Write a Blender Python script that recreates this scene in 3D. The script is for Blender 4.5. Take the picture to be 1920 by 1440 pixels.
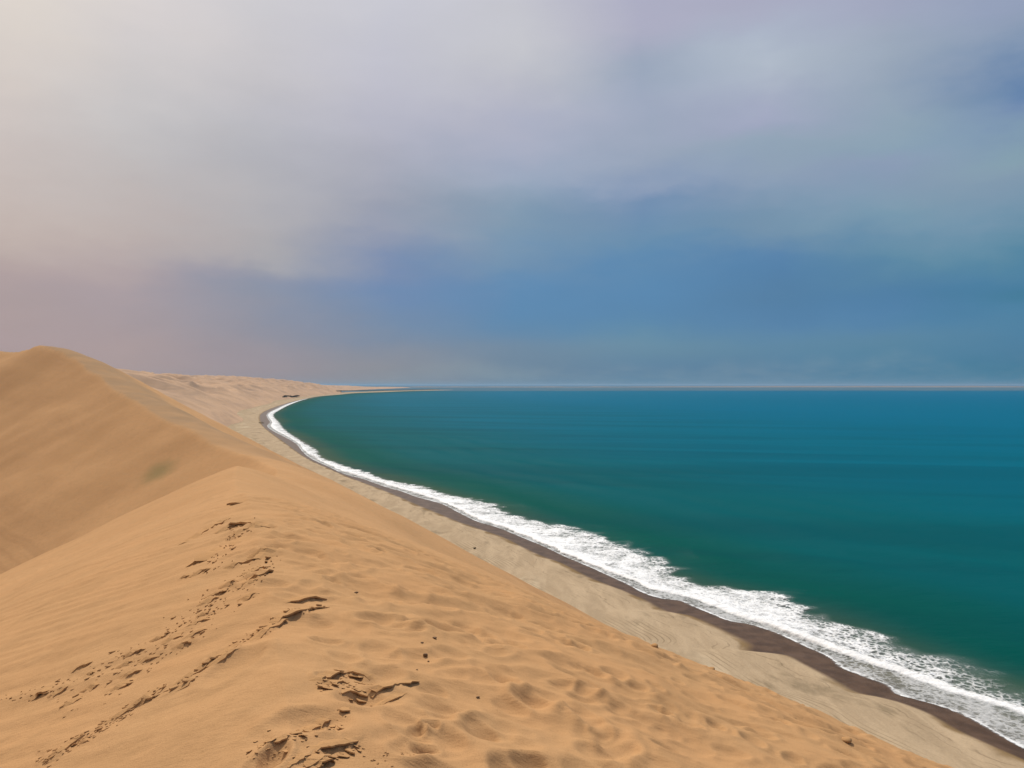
import bpy, bmesh, math, random
import numpy as np
from mathutils import Vector

# ---------------------------------------------------------------- clear
for o in list(bpy.data.objects):
    bpy.data.objects.remove(o, do_unlink=True)
SC = bpy.context.scene
COL = SC.collection
H = 60.0            # eye height above the sea
F = 1400.0          # focal length in photo pixels (1920 wide)
CU, CV = 960.0, 722.0
rng = np.random.default_rng(11)
random.seed(11)

# ---------------------------------------------------------------- camera
cam = bpy.data.cameras.new('camera')
cam.sensor_width = 36.0
cam.lens = 36.0 * F / 1920.0
cam.clip_start = 0.05
cam.clip_end = 250000.0
cam_o = bpy.data.objects.new('camera', cam)
COL.objects.link(cam_o)
cam_o.location = (0, 0, H)
cam_o.rotation_euler = (math.radians(90) + math.atan(2.0 / F), 0, 0)
SC.camera = cam_o

# ---------------------------------------------------------------- exposure
SC.view_settings.view_transform = 'Standard'
SC.view_settings.look = 'None'
SC.view_settings.gamma = 1.0
SC.view_settings.use_curve_mapping = False
EXPOSURE = 0.55
SC.view_settings.exposure = EXPOSURE
SC.cycles.use_denoising = True
SC.cycles.max_bounces = 6
SC.cycles.diffuse_bounces = 2
SC.cycles.glossy_bounces = 2
SC.cycles.transparent_max_bounces = 8
SC.cycles.volume_bounces = 0

# ---------------------------------------------------------------- sun (bright haze ahead and to the left)
SUN_AZ = math.radians(-12)      # from +Y towards -X
SUN_EL = math.radians(50)
sd = Vector((math.sin(SUN_AZ) * math.cos(SUN_EL), math.cos(SUN_AZ) * math.cos(SUN_EL), math.sin(SUN_EL)))
sun = bpy.data.lights.new('sun', 'SUN')
sun.energy = 2.7
sun.angle = math.radians(3.0)
sun.color = (1.0, 0.95, 0.86)
sun_o = bpy.data.objects.new('sun', sun)
COL.objects.link(sun_o)
sun_o.rotation_euler = sd.to_track_quat('Z', 'Y').to_euler()


def s2l(c):
    c = np.asarray(c, float) / 255.0
    return np.where(c <= 0.04045, c / 12.92, ((c + 0.055) / 1.055) ** 2.4)


class NT:
    """short hand for node trees"""
    def __init__(self, tree):
        self.t = tree
        tree.nodes.clear()

    def n(self, kind, **kw):
        nd = self.t.nodes.new(kind)
        for k, v in kw.items():
            setattr(nd, k, v)
        return nd

    def put(self, sock, v):
        if hasattr(v, 'is_linked') or isinstance(v, bpy.types.NodeSocket):
            self.t.links.new(v, sock)
        elif isinstance(v, (tuple, list)) and len(v) == 3 and sock.type == 'RGBA':
            sock.default_value = (*v, 1)
        else:
            sock.default_value = v

    def m(self, op, a, b=None, c=None, clamp=False):
        nd = self.n('ShaderNodeMath', operation=op, use_clamp=clamp)
        self.put(nd.inputs[0], a)
        if b is not None:
            self.put(nd.inputs[1], b)
        if c is not None:
            self.put(nd.inputs[2], c)
        return nd.outputs[0]

    def v(self, op, a, b=None, out=0):
        nd = self.n('ShaderNodeVectorMath', operation=op)
        self.put(nd.inputs[0], a)
        if b is not None:
            self.put(nd.inputs[3 if op == 'SCALE' else 1], b)
        return nd.outputs[out]

    def noise(self, vec, scale, detail=3, rough=0.5, dist=0.0, out='Fac'):
        nd = self.n('ShaderNodeTexNoise')
        self.put(nd.inputs['Vector'], vec)
        nd.inputs['Scale'].default_value = scale
        nd.inputs['Detail'].default_value = detail
        nd.inputs['Roughness'].default_value = rough
        nd.inputs['Distortion'].default_value = dist
        return nd.outputs[out]

    def rng(self, x, a, b, c=0.0, d=1.0, smooth=True):
        nd = self.n('ShaderNodeMapRange')
        nd.interpolation_type = 'SMOOTHSTEP' if smooth else 'LINEAR'
        for i, q in enumerate((x, a, b, c, d)):
            self.put(nd.inputs[i], q)
        return nd.outputs[0]

    def mix(self, f, a, b, blend='MIX'):
        nd = self.n('ShaderNodeMix', data_type='RGBA', blend_type=blend)
        self.put(nd.inputs[0], f)
        self.put(nd.inputs[6], a)
        self.put(nd.inputs[7], b)
        return nd.outputs[2]

    def comb(self, x, y, z):
        nd = self.n('ShaderNodeCombineXYZ')
        for i, q in enumerate((x, y, z)):
            self.put(nd.inputs[i], q)
        return nd.outputs[0]

    def attr(self, name):
        nd = self.n('ShaderNodeAttribute', attribute_name=name)
        return nd.outputs['Fac']


# ---------------------------------------------------------------- sky: Nishita air behind a deck of stratus
SKY_GAIN = 0.83
SKY_COLS = {   # bearing (photo column): (photo row, sky colour there in sRGB) from high to low
    0: [(0, 236, 226, 216), (220, 222, 210, 203), (330, 214, 200, 193), (420, 208, 191, 183), (480, 197, 178, 172), (515, 188, 168, 166), (570, 181, 162, 163), (650, 183, 164, 167), (715, 184, 164, 165)],
    240: [(0, 227, 220, 218), (240, 207, 202, 201), (430, 198, 184, 180), (490, 188, 172, 172), (524, 179, 163, 167), (575, 174, 159, 165), (640, 179, 162, 166), (715, 184, 166, 166)],
    480: [(0, 213, 211, 215), (150, 205, 202, 206), (270, 189, 188, 194), (430, 183, 179, 182), (490, 172, 170, 176), (520, 148, 152, 170), (560, 140, 147, 168), (640, 155, 150, 163), (680, 165, 155, 164), (715, 166, 156, 162)],
    720: [(0, 205, 206, 217), (220, 192, 192, 206), (380, 164, 168, 184), (430, 150, 158, 180), (465, 128, 145, 178), (510, 110, 138, 180), (560, 104, 138, 180), (640, 122, 142, 170), (680, 142, 149, 164), (715, 146, 152, 163)],
    960: [(0, 206, 207, 216), (100, 205, 206, 213), (200, 188, 190, 206), (280, 172, 180, 202), (350, 155, 172, 195), (400, 132, 158, 182), (440, 122, 153, 180), (500, 105, 145, 182), (540, 84, 138, 184), (610, 84, 138, 182), (650, 104, 140, 172), (690, 112, 142, 168), (715, 112, 142, 168)],
    1200: [(0, 180, 181, 204), (60, 178, 180, 202), (130, 160, 173, 194), (200, 165, 176, 198), (300, 158, 172, 194), (345, 140, 160, 190), (370, 114, 146, 182), (450, 100, 144, 180), (500, 84, 138, 182), (580, 78, 136, 182), (620, 86, 140, 178), (650, 100, 146, 175), (690, 95, 139, 172), (715, 100, 142, 172)],
    1440: [(0, 180, 182, 204), (60, 183, 192, 210), (110, 190, 200, 214), (180, 178, 186, 206), (230, 170, 177, 202), (270, 155, 173, 192), (340, 146, 166, 190), (390, 124, 155, 182), (440, 112, 148, 178), (480, 84, 134, 178), (550, 74, 128, 172), (610, 80, 134, 178), (645, 90, 140, 174), (690, 90, 138, 172), (715, 96, 140, 172)],
    1680: [(0, 174, 180, 203), (60, 168, 180, 198), (150, 160, 176, 194), (260, 148, 172, 190), (300, 146, 164, 190), (380, 132, 163, 184), (430, 112, 152, 178), (480, 92, 142, 172), (540, 74, 130, 172), (600, 78, 134, 178), (640, 88, 140, 173), (690, 78, 136, 170), (715, 84, 138, 170)],
    1920: [(0, 160, 172, 198), (70, 146, 164, 190), (150, 108, 140, 180), (200, 126, 152, 186), (270, 142, 170, 186), (330, 138, 163, 184), (400, 120, 155, 179), (460, 90, 142, 170), (520, 68, 131, 168), (560, 58, 127, 162), (600, 70, 134, 172), (660, 76, 134, 170), (690, 66, 131, 164), (715, 70, 134, 167)],
}


def sky_uv(u, v):
    d = Vector(((u - CU) / F, 1.0, (CV - v) / F)).normalized()
    return d.x / math.hypot(d.x, d.y), 1.5 * math.asin(d.z)


world = bpy.data.worlds.new('World')
SC.world = world
world.use_nodes = True
w = NT(world.node_tree)
tc = w.n('ShaderNodeTexCoord').outputs['Generated']
dirn = w.v('NORMALIZE', tc)
sx = w.n('ShaderNodeSeparateXYZ')
w.put(sx.inputs[0], dirn)
hor = w.m('SQRT', w.m('ADD', w.m('MULTIPLY', sx.outputs[0], sx.outputs[0]), w.m('MULTIPLY', sx.outputs[1], sx.outputs[1])))
saz = w.m('DIVIDE', sx.outputs[0], w.m('MAXIMUM', hor, 1e-4))
el = w.m('ARCSINE', sx.outputs[2])
# billow: the deck is streaky, stretched along the horizon
nv = w.v('MULTIPLY', dirn, (1, 1, 2.6))
def signed(vec, scale, amp, detail=4):
    return w.m('MULTIPLY', w.m('SUBTRACT', w.noise(vec, scale, detail, 0.55), 0.5), amp)
el_damp = w.rng(el, 0.0, 0.14, 0.25, 1.0)
qx = w.m('ADD', saz, w.m('ADD', signed(nv, 3.1, 0.10), signed(w.v('ADD', nv, (5, 1, 2)), 9.0, 0.07, 6)))
qy = w.m('ADD', w.m('MULTIPLY', el, 1.5), w.m('MULTIPLY', el_damp, w.m('ADD', signed(w.v('ADD', nv, (3, 7, 1)), 3.6, 0.07), signed(w.v('ADD', nv, (2, 9, 4)), 10.0, 0.09, 7))))
qy = w.m('DIVIDE', qy, 0.74)
deck, s_prev = None, None
for u_ in sorted(SKY_COLS):
    rampn = w.n('ShaderNodeValToRGB')
    rampn.color_ramp.interpolation = 'CARDINAL'
    els = rampn.color_ramp.elements
    stops = []
    for (v_, r, g, b) in SKY_COLS[u_]:
        a, e = sky_uv(u_, v_)
        stops.append((e / 0.74, tuple(float(x) * SKY_GAIN for x in s2l((r, g, b)))))
    stops.sort()
    els[0].position, els[0].color = stops[0][0], (*stops[0][1], 1)
    els[1].position, els[1].color = stops[-1][0], (*stops[-1][1], 1)
    for p_, c_ in stops[1:-1]:
        els.new(p_).color = (*c_, 1)
    w.put(rampn.inputs[0], qy)
    s_here = sky_uv(u_, 700)[0]
    if deck is None:
        deck = rampn.outputs[0]
    else:
        deck = w.mix(w.rng(qx, s_prev, s_here, smooth=False), deck, rampn.outputs[0])
    s_prev = s_here
# soft mottling of the deck and a low bank of cumulus far out to sea
mott = w.m('ADD', 0.94, w.m('MULTIPLY', w.noise(w.v('ADD', nv, (1, 4, 8)), 7.0, 6, 0.6), 0.12))
deck = w.v('SCALE', deck, mott)
cv = w.v('MULTIPLY', dirn, (1, 1, 3.2))
top = w.m('ADD', 0.030, w.m('MULTIPLY', w.m('SUBTRACT', w.noise(w.v('MULTIPLY', dirn, (1, 1, 0.2)), 7.0, 4, 0.55), 0.5), 0.085))
edge = w.m('SUBTRACT', top, el)
bank = w.m('MULTIPLY', w.rng(edge, -0.006, 0.022), w.rng(edge, 0.05, 0.012, 0.35, 1.0))
bank = w.m('MULTIPLY', bank, w.rng(w.noise(cv, 10.0, 5, 0.6), 0.32, 0.70))
bank = w.m('MULTIPLY', bank, w.rng(saz, -0.25, 0.0))
deck = w.mix(w.m('MULTIPLY', bank, 0.34), deck, tuple(float(x) * SKY_GAIN for x in s2l((158, 178, 186))))
sky = w.n('ShaderNodeTexSky')
sky.sky_type = 'NISHITA'
sky.sun_disc = False
sky.sun_elevation = SUN_EL
sky.sun_rotation = SUN_AZ
sky.air_density = 1.0
sky.dust_density = 3.0
SKY_STRENGTH = 0.1
k = 1.0 / (2 ** EXPOSURE) / SKY_STRENGTH
hsv = w.n('ShaderNodeHueSaturation')
hsv.inputs['Saturation'].default_value = 1.05
w.put(hsv.inputs['Color'], deck)
cloud = w.v('SCALE', hsv.outputs[0], k * 1.0)
both = w.mix(0.94, sky.outputs[0], cloud)
bg = w.n('ShaderNodeBackground')
w.put(bg.inputs[0], both)
bg.inputs[1].default_value = SKY_STRENGTH
wo = w.n('ShaderNodeOutputWorld')
w.put(wo.inputs[0], bg.outputs[0])


# ---------------------------------------------------------------- numeric helpers
def pchip(xk, yk):
    xk = np.asarray(xk, float); yk = np.asarray(yk, float)
    h = np.diff(xk); d = np.diff(yk) / h
    m = np.zeros_like(yk)
    for i in range(1, len(xk) - 1):
        if d[i - 1] * d[i] > 0:
            w1, w2 = 2 * h[i] + h[i - 1], h[i] + 2 * h[i - 1]
            m[i] = (w1 + w2) / (w1 / d[i - 1] + w2 / d[i])
    m[0], m[-1] = d[0], d[-1]

    def f(x):
        x = np.asarray(x, float)
        i = np.clip(np.searchsorted(xk, x) - 1, 0, len(h) - 1)
        t = (x - xk[i]) / h[i]
        lo, hi = x < xk[0], x > xk[-1]
        t2, t3 = t * t, t * t * t
        r = ((2 * t3 - 3 * t2 + 1) * yk[i] + (t3 - 2 * t2 + t) * h[i] * m[i]
             + (-2 * t3 + 3 * t2) * yk[i + 1] + (t3 - t2) * h[i] * m[i + 1])
        r = np.where(lo, yk[0] + m[0] * (x - xk[0]), r)
        return np.where(hi, yk[-1] + m[-1] * (x - xk[-1]), r)
    return f


def spline(xk, yk):
    """natural cubic through the knots, straight beyond them"""
    xk = np.asarray(xk, float); yk = np.asarray(yk, float)
    n = len(xk); h = np.diff(xk)
    A = np.zeros((n, n)); R = np.zeros(n)
    A[0, 0] = A[-1, -1] = 1
    for i in range(1, n - 1):
        A[i, i - 1], A[i, i], A[i, i + 1] = h[i - 1], 2 * (h[i - 1] + h[i]), h[i]
        R[i] = 6 * ((yk[i + 1] - yk[i]) / h[i] - (yk[i] - yk[i - 1]) / h[i - 1])
    M = np.linalg.solve(A, R)
    s0 = (yk[1] - yk[0]) / h[0] - h[0] * M[1] / 6
    s1 = (yk[-1] - yk[-2]) / h[-1] + h[-1] * M[-2] / 6

    def f(x):
        x = np.asarray(x, float)
        i = np.clip(np.searchsorted(xk, x) - 1, 0, n - 2)
        a, b = xk[i + 1] - x, x - xk[i]
        r = (M[i] * a ** 3 + M[i + 1] * b ** 3) / (6 * h[i]) + (yk[i] / h[i] - M[i] * h[i] / 6) * a + (yk[i + 1] / h[i] - M[i + 1] * h[i] / 6) * b
        r = np.where(x < xk[0], yk[0] + s0 * (x - xk[0]), r)
        return np.where(x > xk[-1], yk[-1] + s1 * (x - xk[-1]), r)
    return f


def _hash(ix, iy, seed):
    n = (ix.astype(np.int64) * 374761393 + iy.astype(np.int64) * 668265263 + seed * 974711) & 0xFFFFFFFF
    n = ((n ^ (n >> 13)) * 1274126177) & 0xFFFFFFFF
    n = (n ^ (n >> 16)) & 0xFFFFFFFF
    return n.astype(np.float64) / 4294967295.0


def perlin(x, y, seed=0):
    x = np.asarray(x, float); y = np.asarray(y, float)
    x0, y0 = np.floor(x), np.floor(y)
    fx, fy = x - x0, y - y0
    ux, uy = fx ** 3 * (fx * (6 * fx - 15) + 10), fy ** 3 * (fy * (6 * fy - 15) + 10)

    def g(dx, dy):
        a = _hash(x0 + dx, y0 + dy, seed) * 2 * math.pi
        return np.cos(a) * (fx - dx) + np.sin(a) * (fy - dy)
    a = g(0, 0) * (1 - ux) + g(1, 0) * ux
    b = g(0, 1) * (1 - ux) + g(1, 1) * ux
    return (a * (1 - uy) + b * uy) * 1.5


def fbm(x, y, oct=4, seed=0, gain=0.5):
    s, a = 0.0, 1.0
    for i in range(oct):
        s = s + a * perlin(x * 2 ** i + 17.3 * i, y * 2 ** i - 9.1 * i, seed + i)
        a *= gain
    return s


def sstep(a, b, x):
    t = np.clip((x - a) / (b - a), 0, 1)
    return t * t * (3 - 2 * t)


def sp(a, k):
    return k * np.logaddexp(0, a / k)


def smax(a, b, k):
    return k * np.logaddexp(a / k, b / k)


def link(o, label=None, kind=None, cat=None, group=None):
    COL.objects.link(o)
    for key, val in (('label', label), ('kind', kind), ('category', cat), ('group', group)):
        if val:
            o[key] = val
    return o


def grid_obj(name, X, Y, Z, mat, attrs=None, keep=None, smooth=True, wrap=False, label=None, kind='structure', cat=None):
    n, m = X.shape
    co = np.stack([X, Y, Z], -1).reshape(-1, 3)
    idx = np.arange(n * m).reshape(n, m)
    if wrap:
        idx = np.concatenate([idx, idx[:, :1]], 1)
    q = np.stack([idx[:-1, :-1], idx[:-1, 1:], idx[1:, 1:], idx[1:, :-1]], -1).reshape(-1, 4)
    if keep is not None:
        kk = keep.reshape(-1)
        q = q[kk[q].any(1)]
    used = np.zeros(n * m, bool)
    used[q.reshape(-1)] = True
    remap = np.cumsum(used) - 1
    q = remap[q]
    co = co[used]
    # faces look up
    a = co[q[:, 1]] - co[q[:, 0]]
    b = co[q[:, 3]] - co[q[:, 0]]
    if np.median(np.cross(a[:, :2], b[:, :2])) < 0:
        q = q[:, ::-1]
    me = bpy.data.meshes.new(name)
    me.vertices.add(len(co))
    me.vertices.foreach_set('co', co.astype(np.float32).ravel())
    me.loops.add(q.size)
    me.loops.foreach_set('vertex_index', q.astype(np.int32).ravel())
    me.polygons.add(len(q))
    me.polygons.foreach_set('loop_start', np.arange(0, q.size, 4, dtype=np.int32))
    me.polygons.foreach_set('use_smooth', np.full(len(q), smooth))
    me.update(calc_edges=True)
    for key, arr in (attrs or {}).items():
        at = me.attributes.new(key, 'FLOAT', 'POINT')
        at.data.foreach_set('value', arr.reshape(-1)[used].astype(np.float32))
    me.materials.append(mat)
    o = bpy.data.objects.new(name, me)
    return link(o, label, kind, cat)


# ---------------------------------------------------------------- materials
def new_mat(name):
    mt = bpy.data.materials.new(name)
    mt.use_nodes = True
    return mt, NT(mt.node_tree)


def finish(t, base, rough=0.9, spec=0.15, normal=None, **kw):
    b = t.n('ShaderNodeBsdfPrincipled')
    t.put(b.inputs['Base Color'], base)
    t.put(b.inputs['Roughness'], rough)
    t.put(b.inputs['Specular IOR Level'], spec)
    if normal is not None:
        t.put(b.inputs['Normal'], normal)
    for k_, v_ in kw.items():
        t.put(b.inputs[k_.replace('_', ' ')], v_)
    o = t.n('ShaderNodeOutputMaterial')
    t.put(o.inputs[0], b.outputs[0])
    return b, o


def bump(t, h, strength, dist, normal=None):
    b = t.n('ShaderNodeBump')
    t.put(b.inputs['Height'], h)
    b.inputs['Strength'].default_value = strength
    b.inputs['Distance'].default_value = dist
    if normal is not None:
        t.put(b.inputs['Normal'], normal)
    return b.outputs[0]


SAND = (0.468, 0.262, 0.120)
STAIN = [None]


def make_sand(name, base, far=False, stain=None, windward=False):
    mt, t = new_mat(name)
    geo = t.n('ShaderNodeNewGeometry')
    pos = geo.outputs['Position']
    big = t.noise(pos, 0.035, 4, 0.55)
    mid = t.noise(pos, 0.6, 4, 0.6)
    fine = t.noise(pos, 9.0, 3, 0.6)
    speck = t.noise(pos, 130.0, 2, 0.6)
    c = t.mix(t.rng(big, 0.3, 0.7), tuple(x * y for x, y in zip(base, (0.93, 0.92, 0.9))), tuple(x * y for x, y in zip(base, (1.05, 1.06, 1.08))))
    if far:
        lag = t.noise(t.v('MULTIPLY', pos, (1.0, 0.5, 2.0)), 0.012, 5, 0.65, 0.8)
        c = t.mix(t.rng(lag, 0.5, 0.66, 0, 0.75), c, tuple(x * y for x, y in zip(base, (0.66, 0.70, 0.78))))
        c = t.mix(t.rng(lag, 0.46, 0.34, 0, 0.6), c, tuple(x * y for x, y in zip(base, (1.14, 1.12, 1.05))))
    c = t.mix(t.rng(mid, 0.35, 0.7), c, t.mix(0.5, c, tuple(x * y for x, y in zip(base, (0.9, 0.97, 1.02)))))
    blot = t.noise(t.v('MULTIPLY', pos, (1.0, 0.7, 1.0)), 0.9, 5, 0.62, 1.2)
    c = t.mix(t.rng(blot, 0.5, 0.62, 0, 0.55), c, tuple(x * y for x, y in zip(base, (0.84, 0.86, 0.86))))
    c = t.mix(t.rng(fine, 0.45, 0.75, 0, 0.35), c, tuple(x * y for x, y in zip(base, (0.85, 0.86, 0.86))))
    c = t.mix(t.rng(speck, 0.45, 0.8, 0, 0.7), c, tuple(x * y for x, y in zip(base, (0.62, 0.6, 0.6))))
    if stain:
        # a dull olive film of lichen-damp sand on the slip face
        (px, py, pz), rad = stain
        dv = t.v('LENGTH', t.v('MULTIPLY', (1.0, 1.0, 2.3), t.v('SUBTRACT', t.v('ADD', pos, t.v('SCALE', t.noise(pos, 0.12, 3, 0.5, out='Color'), 5.0)), (px + 2.5, py + 2.5, pz + 2.5))), out=1)
        f = t.rng(dv, rad, rad * 0.1, 0, 0.62)
        c = t.mix(f, c, (0.175, 0.15, 0.062))
        # darker tone in uneven bands, strongest low in the hollow
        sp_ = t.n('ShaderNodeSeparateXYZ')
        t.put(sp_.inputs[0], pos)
        band_z = t.m('ADD', sp_.outputs[2], t.m('MULTIPLY', t.m('SUBTRACT', t.noise(t.v('MULTIPLY', pos, (1, 1, 0.3)), 0.02, 3, 0.5), 0.5), 3.5))
        bands = t.noise(t.comb(t.m('MULTIPLY', sp_.outputs[0], 0.004), t.m('MULTIPLY', sp_.outputs[1], 0.012), band_z), 0.75, 4, 0.6)
        f = t.m('MULTIPLY', t.rng(band_z, 30.0, 17.0), t.rng(bands, 0.36, 0.62, 0.12, 0.5))
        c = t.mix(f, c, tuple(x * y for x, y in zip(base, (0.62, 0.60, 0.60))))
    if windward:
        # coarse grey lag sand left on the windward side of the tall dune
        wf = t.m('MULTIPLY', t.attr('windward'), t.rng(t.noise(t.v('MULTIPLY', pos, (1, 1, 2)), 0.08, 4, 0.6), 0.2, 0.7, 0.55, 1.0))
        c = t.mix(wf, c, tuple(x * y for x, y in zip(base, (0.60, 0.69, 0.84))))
    rip = t.noise(t.v('MULTIPLY', pos, (1.0, 2.2, 1.0)), 6.0, 3, 0.6)
    wr = t.noise(t.v('MULTIPLY', pos, (0.7, 2.4, 1.0)), 13.0, 3, 0.6, 0.4)
    nrm = bump(t, rip, 0.26, 0.035)
    nrm = bump(t, wr, 0.30, 0.012, nrm)
    nrm = bump(t, speck, 0.4, 0.007, nrm)
    nrm = bump(t, t.noise(pos, 0.35, 5, 0.6), 0.35, 0.35, nrm)
    finish(t, c, 1.0, 0.0 if far else 0.06, nrm)
    return mt


# ---------------------------------------------------------------- shore curves, traced at sea level
def to_ground(pts, z=0.0):
    p = np.array(pts, float)
    Y = (H - z) * F / (p[:, 1] - CV)
    X = (p[:, 0] - CU) / F * Y
    o = np.argsort(Y)
    return Y[o], X[o]


W_PX = [(2250, 1545), (2060, 1460), (1920, 1402), (1866, 1372.5), (1833, 1353.5), (1779, 1329), (1725, 1313), (1684, 1301), (1671, 1288.5), (1617, 1267), (1573, 1248),
        (1562, 1237), (1508, 1210), (1468, 1191), (1408, 1171), (1371, 1164.6), (1329, 1148), (1298, 1135.5), (1277, 1126.5), (1246, 1123),
        (1210, 1112.5), (1183, 1098), (1142, 1079), (1109, 1064), (1062, 1044), (1015, 1022), (977, 1006.5), (931, 988), (902, 980), (865, 963), (827, 944),
        (781, 931.5), (756, 922), (734, 916), (712, 909), (681, 898), (650, 890), (619, 876), (581, 858), (569, 847.5), (556, 832), (534, 819), (516, 810),
        (502, 799), (507, 792), (503, 785), (501, 777), (519, 766), (540, 757), (578, 747), (600, 743.2), (640, 739.6), (666, 737.2), (720, 735.2), (759, 733.6), (808, 732.4)]
B_PX = [(2250, 1570), (2060, 1490), (1920, 1427), (1833, 1389), (1779, 1364), (1738, 1340), (1684, 1318), (1644, 1307), (1595, 1297), (1562, 1280), (1535, 1264), (1495, 1242.5), (1465, 1228),
        (1433, 1223.5), (1387, 1219), (1392, 1208), (1350, 1185), (1319, 1169), (1287, 1154), (1235, 1144), (1204, 1127), (1162, 1106), (1131, 1095), (1100, 1083),
        (1046, 1055), (1009, 1042), (971, 1024), (940, 1008), (906, 996), (859, 980), (812, 961), (765, 942), (740, 930), (702, 914), (650, 894),
        (619, 880), (587, 866), (556, 847.5), (534, 832), (509, 813), (491, 797.5), (486, 788), (487.5, 777), (503, 768), (525, 760), (560, 750.5), (600, 745), (640, 741), (720, 736.4), (808, 733.2)]
F_PX = [(2250, 1420), (2060, 1345), (1920, 1288.5), (1860, 1267), (1779, 1240), (1684, 1215), (1636, 1196), (1590, 1180), (1522, 1161), (1481, 1142), (1462, 1126), (1430, 1112),
        (1392, 1108), (1350, 1102), (1308, 1098), (1267, 1087.5), (1246, 1071), (1215, 1050), (1173, 1031), (1131, 1017), (1100, 1002), (1062, 992.5),
        (1015, 981), (984, 976), (937, 961), (915, 947), (874, 936), (827, 926), (781, 911), (734, 903), (702, 894), (681, 885), (650, 876), (619, 865), (597, 857), (590, 844),
        (575, 835), (550, 819), (528, 802), (522, 793), (512, 777), (525, 768), (545, 758), (580, 746.6), (602, 742.6), (642, 739), (720, 734.9), (808, 732.1)]
N_PX = [(2250, 1480), (2060, 1395), (1920, 1334.6), (1860, 1316), (1806, 1302), (1752, 1283), (1684, 1261), (1540, 1212), (1433, 1171), (1392, 1158), (1350, 1142), (1308, 1125), (1277, 1117), (1225, 1104), (1183, 1087), (1100, 1057),
        (1062, 1040), (1015, 1018), (977, 1003), (931, 984), (902, 976), (865, 958), (827, 940), (781, 925), (734, 911.5), (681, 895), (650, 886.5), (619, 873), (590, 858), (572, 846), (560, 832), (540, 819), (521, 809),
        (509, 799), (511, 792), (506, 785), (504, 777), (521, 767), (542, 757.4), (579, 746.9), (601, 743), (641, 739.4), (720, 735.1), (808, 732.3)]
XW = pchip(*to_ground(W_PX))
XB = pchip(*to_ground(B_PX, 0.9))
XF = pchip(*to_ground(F_PX))
XN = pchip(*to_ground(N_PX))


def beach_z(x, y):
    """height of the strand above the sea; the damp edge is at XB"""
    xw, xb = XW(y), XB(y)
    wid = np.maximum(xw - xb, 1.5)
    e = xw - x
    z_up = 0.9 * np.minimum(e / wid, 1.0)
    z = np.where(e < 0, 0.07 * e, z_up)
    past = np.maximum(e - wid, 0)
    z = z + 0.42 * (1 - np.exp(-past / 1.2)) * (0.55 + 0.9 * perlin(y / 23.0, 0 * y, 5)) + 1.4 * (1 - np.exp(-past / 40.0))
    z = z + sstep(0, 6, past) * (0.22 * fbm(x / 9.0, y / 16.0, 4, 31) + 0.3 * fbm(x / 30.0, y / 45.0, 2, 37))
    return np.maximum(z, -3.0)


# ---------------------------------------------------------------- dunes: one winding crest with two unequal faces
CX = spline([-200, -60, -20, 0, 25, 55, 80, 105, 130, 170, 215, 290, 400, 470, 560, 800],
            [73, 22, 7.6, 0.3, -9.0, -20.4, -29.4, -36, -41, -62, -97, -155, -249, -325, -430, -780])
BUMP = pchip([-40, 0, 10, 20, 26, 35, 46, 60, 72, 84, 96, 400, 500], [0, 0, 0.55, 0.85, 0.6, -0.35, -0.1, 0.45, 0.9, 0.7, 0, 0, 0])
CZ = pchip([-200, -60, -20, 0, 25, 50, 65, 80, 92, 110, 130, 170, 215, 290, 350, 390, 400, 412, 440, 520, 800],
           [64, 62.4, 60.3, 58.3, 55.75, 53.15, 51.6, 50.2, 48.8, 46.6, 44.6, 44.4, 48.8, 59.4, 70.0, 79.0, 81.0, 81.6, 80.0, 84, 88])


def crest_frame(x, y):
    cx = CX(y)
    dx = (CX(y + 1.0) - CX(y - 1.0)) / 2
    ca = 1 / np.sqrt(1 + dx * dx)
    return (x - cx) * ca, ca


def dune_z(x, y, detail=True):
    t, ca = crest_frame(x, y)
    far = sstep(140, 230, y)
    t = t + far * (1.6 * perlin(y / 38.0, x * 0, 3) + 0.7 * perlin(y / 11.0, x * 0, 4))       # the brink wanders
    zc = CZ(y) + BUMP(y) * np.exp(-(t / np.where(t > 0, 6.0, 14.0)) ** 2) + 0.35 * perlin(y / 13.0, 0 * y + 3.3, 8) * sstep(4, 25, y)
    # seaward face: a broad shoulder that steepens into the drop to the beach
    tr = np.maximum(t, 0)
    lim = 24.0
    q = np.minimum(tr, lim)
    right_n = 0.241 * q + 0.0089 * q * q + 0.62 * np.maximum(tr - lim, 0) - 0.11 * (1 - np.exp(-tr / 1.5))
    right_f = 0.12 * tr + 0.60 * (sp(tr - 10.0, 2.6) - sp(-10.0, 2.6))
    right = right_n * (1 - far) + right_f * far
    # slip face: nearly even, a little convex until it lets go towards the valley
    tl = np.maximum(-t, 0)
    ql = np.minimum(tl, 42.0)
    left_n = 0.435 * ql + 0.00106 * ql * ql + 0.70 * np.maximum(tl - 42.0, 0) - 0.30 * (1 - np.exp(-tl / 1.3))
    left_f = 0.63 * tl
    bowl = sstep(95, 150, y)
    left = left_n * (1 - bowl) + left_f * bowl
    z = zc - np.where(t < 0, left, 0) - np.where(t >= 0, right, 0)
    floor = 7.0 + 0.012 * (y - 100) + 2.5 * fbm(x / 60.0, y / 60.0, 2, 51)
    z = np.where(t < 0, smax(z, floor, 3.0), z)
    # long soft swells of blown sand
    z = z + 0.55 * fbm(x / 26.0, y / 34.0, 3, 61) * sstep(18, 70, np.hypot(x, y))
    z = z + far * sstep(-4, -16, t) * 0.5 * fbm((x * 0.6 + y * 0.8) / 16.0, (x * 0.8 - y * 0.6) / 70.0, 3, 71)
    z = z + far * sstep(0, 3, t) * 0.25 * perlin(x / 5.0, y / 14.0, 77)
    return z


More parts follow.
